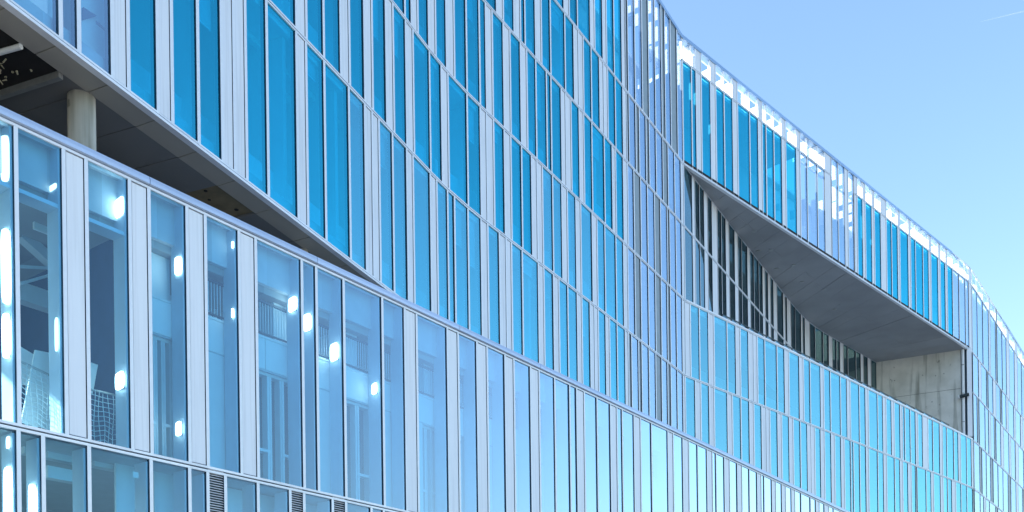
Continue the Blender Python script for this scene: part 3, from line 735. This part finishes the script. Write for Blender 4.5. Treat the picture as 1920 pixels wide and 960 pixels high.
# spandrel, plain grey-white panels with joints
xx = XI; k = 0
while xx < XE - 5:
    nx = min(XE, xx + 70 * lerp(xx, POD.x, POD.q) / 330)
    seg(inner, xx + 0.6, nx - 0.6, -0.12, 0.012, z_head + 0.03, z_bal - 0.05, 'interior_white')
    xx = nx; k += 1
seg(inner, XI, XE, -0.12, -0.01, z_head, z_bal, 'interior_grey')
seg(inner, XI, XE, -1.6, 0.03, z_bal - 0.05, z_bal, 'interior_white')                  # balcony slab
seg(inner, XI, XE, -1.75, -1.6, z_bal, z_top, 'interior_white')                         # wall at the back of the balconies
seg(inner, XI, XE, -1.75, 0.0, z_top + 0.085, z_top + 0.12, 'interior_grey')             # ceiling
inner_o = inner.build('inner_front', building)
# solid piers of the balcony storey
for a, b_ in ((283, 327), (521, 545), (648, 676), (800, 817), (862, 870), (1000, 1016), (1090, 1100), (1168, 1178)):
    mm = MB(); seg(mm, rx(a, 560), rx(b_, 560), -1.6, -0.14, z_bal, z_top, 'interior_white'); mm.build('pier', inner_o)
for a, b_, dm in opens_list if False else [(o[0], o[1], 'curtain') for o in opens]:
    mm = MB(); seg(mm, a, b_, -0.40, -0.30, z_of(HQ) + 0.03, z_head, 'curtain'); w_o = mm.build('window', inner_o)
    mm = MB()
    pa, pb = INW.at(a), INW.at(b_); L = (pb - pa).length; tt = (pb - pa) / L
    for s0 in (0, 0.30, 0.36, 0.62, 0.68, 1.0):
        c = pa + tt * min(max(s0 * L, 0.03), L - 0.03)
        prism(mm, c - tt * 0.028, c + tt * 0.028, n, -0.28, -0.10, z_of(HQ) + 0.03, z_head - 0.05, 'interior_white')
    prism(mm, pa, pb, n, -0.28, -0.09, z_head - 0.06, z_head, 'interior_white')
    prism(mm, pa, pa + tt * 0.33 * L, n, -0.27, -0.095, z_sill - 0.06, z_sill, 'interior_white')
    prism(mm, pa + tt * 0.65 * L, pb, n, -0.27, -0.095, z_sill - 0.06, z_sill, 'interior_white')
    mm.build('frame', w_o)
for a, b_ in ((487, 500), (502, 519), (597, 608), (612, 624), (678, 694), (390, 396), (786, 797), (820, 835), (872, 882), (925, 940)):
    mm = MB(); pa, pb = INW.at(rx(a, 560)), INW.at(rx(b_, 560)); tt = (pb - pa).normalized()
    prism(mm, pa, pb, n, -1.60, -1.54, z_bal, z_top - 0.25, 'curtain'); w_o = mm.build('balcony_door', inner_o)
    mm = MB()
    for c in (pa, pb): prism(mm, c - tt * 0.03, c + tt * 0.03, n, -1.54, -1.46, z_bal, z_top - 0.22, 'interior_white')
    mm.build('frame', w_o)
br = MB(); A, B = INW.at(rx(385, 560)), INW.at(rx(950, 660)); tt = (B - A).normalized()
br.bar(v3(A, z_rail), v3(B, z_rail), 0.05, 'rail_dark')
br.bar(v3(A, z_bal + 0.06), v3(B, z_bal + 0.06), 0.03, 'rail_dark')
balc = br.build('balcony_railing', inner_o)
mm = MB(); L = (B - A).length; kk = int(L / 0.075)
for k in range(kk):
    c = A + tt * (k * 0.075); mm.bar(v3(c, z_bal + 0.06), v3(c, z_rail - 0.03), 0.016, 'interior_white')
o = mm.build('railing_bars', inner_o); o['kind'] = 'stuff'
# building site rooms on the left: back wall, floor beams, transom ledge, braces
site = MB()
prism(site, POD.at(-1140), POD.at(XI), n, -6.3, -6.0, z_of(-0.05), z_of(HP) - 0.1, 'interior_dark')
prism(site, POD.at(XI) - Vector((-n.y, n.x)) * 0.1, POD.at(XI), n, -6.0, -0.45, z_of(HQ), z_of(HP) - 0.1, 'interior_dark')
prism(site, POD.at(-1140), POD.at(XI), n, -6.0, -0.5, z_of(HP) - 0.22, z_of(HP) - 0.15, 'interior_dark')
prism(site, POD.at(XI), POD.at(880), n, -6.3, -6.0, 0, z_of(HQ), 'interior_grey')
site.build('room_shell', building)
zl = POD.off(-0.2).z(rx(36, 357), ry(36, 357))
mm = MB(); prism(mm, POD.at(-1140), POD.at(rx(246, 450)), n, -0.40, -0.07, zl - 0.10, zl - 0.03, 'jamb_paint'); mm.build('transom_ledge', building)
mm = MB(); prism(mm, POD.at(-1140), POD.at(XI), n, -2.6, -2.35, zl - 0.95, zl - 0.60, 'interior_grey'); mm.build('floor_beam', building)
mm = MB(); prism(mm, POD.at(-1140), POD.at(XI), n, -1.5, -1.3, z_top - 0.55, z_top - 0.25, 'interior_grey'); mm.build('floor_beam', building)
for k, (xa, ya, xb, yb) in enumerate(((36, 500, 97, 503), (38, 532, 97, 515), (40, 440, 97, 492))):
    w_ = POD.off(-2.0); a = v3(w_.at(rx(xa, ya)), w_.z(rx(xa, ya), ry(xa, ya))); b_ = v3(w_.at(rx(xb, yb)), w_.z(rx(xb, yb), ry(xb, yb)))
    mm = MB(); mm.bar(a, b_, 0.05 if k < 2 else 0.2, 'interior_grey'); mm.build('brace', building)
w_ = POD.off(-0.9)
def wp(wall, x, y): return v3(wall.at(rx(x, y)), wall.z(rx(x, y), ry(x, y)))
mm = MB(); mm.tube(wp(w_, 215, 455), wp(w_, 217, 750), 0.03, 'interior_white', 10); mm.build('standpipe', building)
mm = MB(); w_ = POD.off(-1.2); a, b_ = w_.at(rx(63, 300)), w_.at(rx(96, 300))
prism(mm, a, b_, n, -0.06, 0, zl - 0.05, w_.z(rx(63, 288), ry(63, 288)), 'board_white'); mm.build('wall_lining', building)
# lower row: beams, white door leaf
w_ = POD.off(-1.0)
for xa, ya, xb, yb, h_ in ((84, 845, 142, 862, 0.28), (84, 885, 142, 905, 0.22), (40, 835, 60, 845, 0.3), (172, 860, 218, 875, 0.3)):
    a, b_ = wp(w_, xa, ya), wp(w_, xb, yb); mm = MB(); mm.bar(a, Vector((b_.x, b_.y, a.z)), 0.2, 'interior_white', h_); mm.build('floor_beam', building)
w_ = POD.off(-0.75); mm = MB(); a, b_ = w_.at(rx(217, 880)), w_.at(rx(262, 880))
prism(mm, a, b_, n, -0.05, 0, z_of(-0.05), w_.z(rx(217, 856), ry(217, 856)), 'interior_white'); mm.build('door_leaf', building)
mm = MB(); a, b_ = w_.at(rx(289, 880)), w_.at(rx(334, 880))
prism(mm, a, b_, n, -0.05, 0, z_of(-0.05), w_.z(rx(289, 873), ry(289, 873)), 'interior_white'); mm.build('wall_lining', building)
mm = MB(); a, b_ = w_.at(rx(420, 900)), w_.at(rx(1000, 900))
prism(mm, a, b_, n, -0.05, 0, z_of(-0.05), w_.z(rx(426, 914), ry(426, 914)), 'interior_white'); mm.build('wall_lining', building)

# ------------------------------------------------------------------ things inside: notice, boards, nets, glowing plates added as sun glints
wg = POD.off(-0.062)
a, b_ = wp(wg, 249, 884), wp(wg, 260, 897); dx = Vector((b_.x - a.x, b_.y - a.y, 0))
mm = MB(); nn3 = Vector((n.x, n.y, 0)) * 0.004
lo = [Vector((a.x, a.y, b_.z)), Vector((a.x, a.y, b_.z)) + dx, Vector((a.x, a.y, b_.z)) + dx - nn3, Vector((a.x, a.y, b_.z)) - nn3]
mm.hexa(lo, [v + Vector((0, 0, a.z - b_.z)) for v in lo], 'board_white')
tag(mm.build('paper_notice'), 'small white paper square stuck behind the lower window pane', 'notice')
def slab_quad(name, wall, px, label, th=0.03):
    pts = [wp(wall, x, y) for x, y in px]; d = Vector((n.x, n.y, 0)) * th; mm = MB()
    mm.hexa([p - d for p in pts], pts, 'board_white'); return tag(mm.build(name), label, 'board')
slab_quad('plaster_board', POD.off(-0.75), [(40, 792), (97, 806), (97, 662), (66, 656)], 'large white board leaning behind netting in the second window from the left')
slab_quad('plaster_board', POD.off(-0.75), [(160, 735), (174, 738), (184, 684), (160, 676)], 'white board with slanted edge beside the net, partly hidden by a panel')
slab_quad('plaster_board', POD.off(-1.1), [(39, 720), (57, 724), (66, 666), (39, 650)], 'dull board standing behind the large white leaning board')
def net(label, px0, px1, ybot):
    w_ = POD.off(-0.5); a, b_ = wp(w_, *px0), wp(w_, *px1); zb = w_.z(rx(px0[0], ybot), ry(px0[0], ybot))
    e = thing('safety_net', label, 'net', ((a.x + b_.x) / 2, (a.y + b_.y) / 2, zb))
    mm = MB(); mm.tube(a, b_, 0.022, 'galvanised', 8); mm.build('rail', e)
    mm = MB(); L = (b_ - a).length; nx = max(4, int(L / 0.085)); H = a.z - zb; nz = int(H / 0.085)
    def P(i, j):
        u = i / nx; v = j / nz; s = 0.03 * math.sin(i * 1.3 + j * 0.5)
        q = a.lerp(b_, u); return Vector((q.x + n.x * s, q.y + n.y * s, q.z + (zb - a.z) * v - 0.03 * math.sin(math.pi * u * 3) * v))
    for i in range(nx + 1):
        for j in range(nz): mm.bar(P(i, j), P(i, j + 1), 0.010, 'net_cord')
    for j in range(1, nz + 1):
        for i in range(nx): mm.bar(P(i, j), P(i + 1, j), 0.010, 'net_cord')
    mm.build('mesh', e)
net('pale safety net hung from a rail in the second window from the left', (39, 678), (98, 706), 800)
net('pale safety net hung from a short rail, right of the leftmost white panel', (168, 730), (220, 742), 832)
def glint_plate(xb, yb, px, label, mat='glint_bright'):
    """glowing plate added as a sun glint on the jamb at boundary xb"""
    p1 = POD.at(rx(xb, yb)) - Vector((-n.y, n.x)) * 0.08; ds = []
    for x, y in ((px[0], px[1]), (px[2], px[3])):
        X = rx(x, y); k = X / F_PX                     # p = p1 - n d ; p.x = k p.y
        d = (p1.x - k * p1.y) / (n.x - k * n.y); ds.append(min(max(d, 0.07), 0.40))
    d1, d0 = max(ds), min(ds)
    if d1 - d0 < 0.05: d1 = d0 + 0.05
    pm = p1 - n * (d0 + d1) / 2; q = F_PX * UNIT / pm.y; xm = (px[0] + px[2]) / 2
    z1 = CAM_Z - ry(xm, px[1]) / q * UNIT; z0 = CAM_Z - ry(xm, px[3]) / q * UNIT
    tt = Vector((-n.y, n.x)); e = thing('sun_glint', label, 'glint_plate', v3(pm, z0), 'added sun-glint plates behind the lower windows')
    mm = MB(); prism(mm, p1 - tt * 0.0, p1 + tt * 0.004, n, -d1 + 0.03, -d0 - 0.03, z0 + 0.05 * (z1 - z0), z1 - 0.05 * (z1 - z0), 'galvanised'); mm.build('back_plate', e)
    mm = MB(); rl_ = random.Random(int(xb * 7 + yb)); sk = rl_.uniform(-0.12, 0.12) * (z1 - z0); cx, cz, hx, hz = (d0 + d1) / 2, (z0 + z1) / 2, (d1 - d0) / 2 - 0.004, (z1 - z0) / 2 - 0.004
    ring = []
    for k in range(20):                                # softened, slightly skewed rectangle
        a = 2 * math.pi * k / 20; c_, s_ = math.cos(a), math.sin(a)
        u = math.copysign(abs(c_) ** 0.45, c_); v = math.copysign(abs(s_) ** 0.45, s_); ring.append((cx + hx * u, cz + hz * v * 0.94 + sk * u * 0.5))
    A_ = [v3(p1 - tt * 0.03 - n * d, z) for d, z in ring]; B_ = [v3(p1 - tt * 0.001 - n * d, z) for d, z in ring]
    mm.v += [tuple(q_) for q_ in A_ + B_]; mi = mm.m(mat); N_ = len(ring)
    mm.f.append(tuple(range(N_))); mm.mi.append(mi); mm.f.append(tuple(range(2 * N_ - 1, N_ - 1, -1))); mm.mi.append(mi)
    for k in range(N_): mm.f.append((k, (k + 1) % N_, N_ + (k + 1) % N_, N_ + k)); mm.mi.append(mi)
    mm.build('glow_face', e)
glint_plate(245, 390, (218, 371, 239, 408), 'square glowing sun-glint plate high on the jamb of the window with the short net')
glint_plate(245, 715, (218, 697, 240, 731), 'square glowing sun-glint plate just above the short safety net')
glint_plate(352, 500, (329, 481, 350, 517), 'large square glowing sun-glint plate in the window with teal curtains, upper one')
glint_plate(352, 805, (331, 790, 351, 818), 'large square glowing sun-glint plate in the window with teal curtains, lower one')
glint_plate(449, 460, (439, 453, 447, 466), 'tiny glowing sun-glint plate, upper of two in the fourth wide window')
glint_plate(449, 588, (440, 578, 448, 597), 'tiny glowing sun-glint plate, lower of two in the fourth wide window')
glint_plate(566, 575, (542, 557, 563, 585), 'square glowing sun-glint plate level with the balcony railing, left of the narrow pane')
glint_plate(593, 600, (570, 588, 588, 622), 'glowing sun-glint plate filling the width of the narrow pane')
glint_plate(644, 660, (620, 643, 635, 678), 'upright rounded glowing sun-glint plate in the pane right of the narrow one')
glint_plate(716, 730, (698, 718, 714, 740), 'rightmost small glowing sun-glint plate, in front of the balcony railing bars')
glint_plate(122, 347, (94, 347, 108, 358), 'small dim glowing sun-glint plate in the second window, above the transom ledge', 'glint_soft')
glint_plate(122, 630, (105, 595, 118, 660), 'narrow upright glowing sun-glint strip on the jamb beside the leaning board', 'glint_soft')
glint_plate(33, 300, (3, 252, 27, 345), 'tall glowing sun-glint strip at the left edge, topmost of three', 'glint_soft')
glint_plate(33, 500, (4, 425, 28, 575), 'tall glowing sun-glint strip at the left edge, middle of three', 'glint_bright')
glint_plate(33, 650, (6, 585, 28, 675), 'tall glowing sun-glint strip at the left edge, lowest above the net', 'glint_bright')
glint_plate(33, 840, (14, 818, 31, 842), 'small slanting glowing sun-glint plate at the left edge of the bottom row', 'glint_soft')
glint_plate(36, 910, (9, 872, 31, 985), 'tall glowing sun-glint strip at the left edge of the bottom row', 'glint_bright')
glint_plate(82, 930, (56, 906, 74, 990), 'tall glowing sun-glint strip in the narrow pane of the bottom row', 'glint_bright')

# ------------------------------------------------------------------ far contrail in the sky
def sky_pt(x, y, D): X = rx(x, y); Y = ry(x, y); return Vector((X / F_PX * D, D, CAM_Z - Y / F_PX * D))
mm = MB(); mm.tube(sky_pt(1838, 41, 4200), sky_pt(1900, 26, 3900), 0.6, 'ice_trail', 12, r2=2.6)
mm.tube(sky_pt(1900, 26, 3900), sky_pt(1990, 4, 3600), 2.6, 'ice_trail', 12, r2=3.5)
tag(mm.build('contrail'), 'thin white contrail in the blue sky at the upper right', 'contrail')
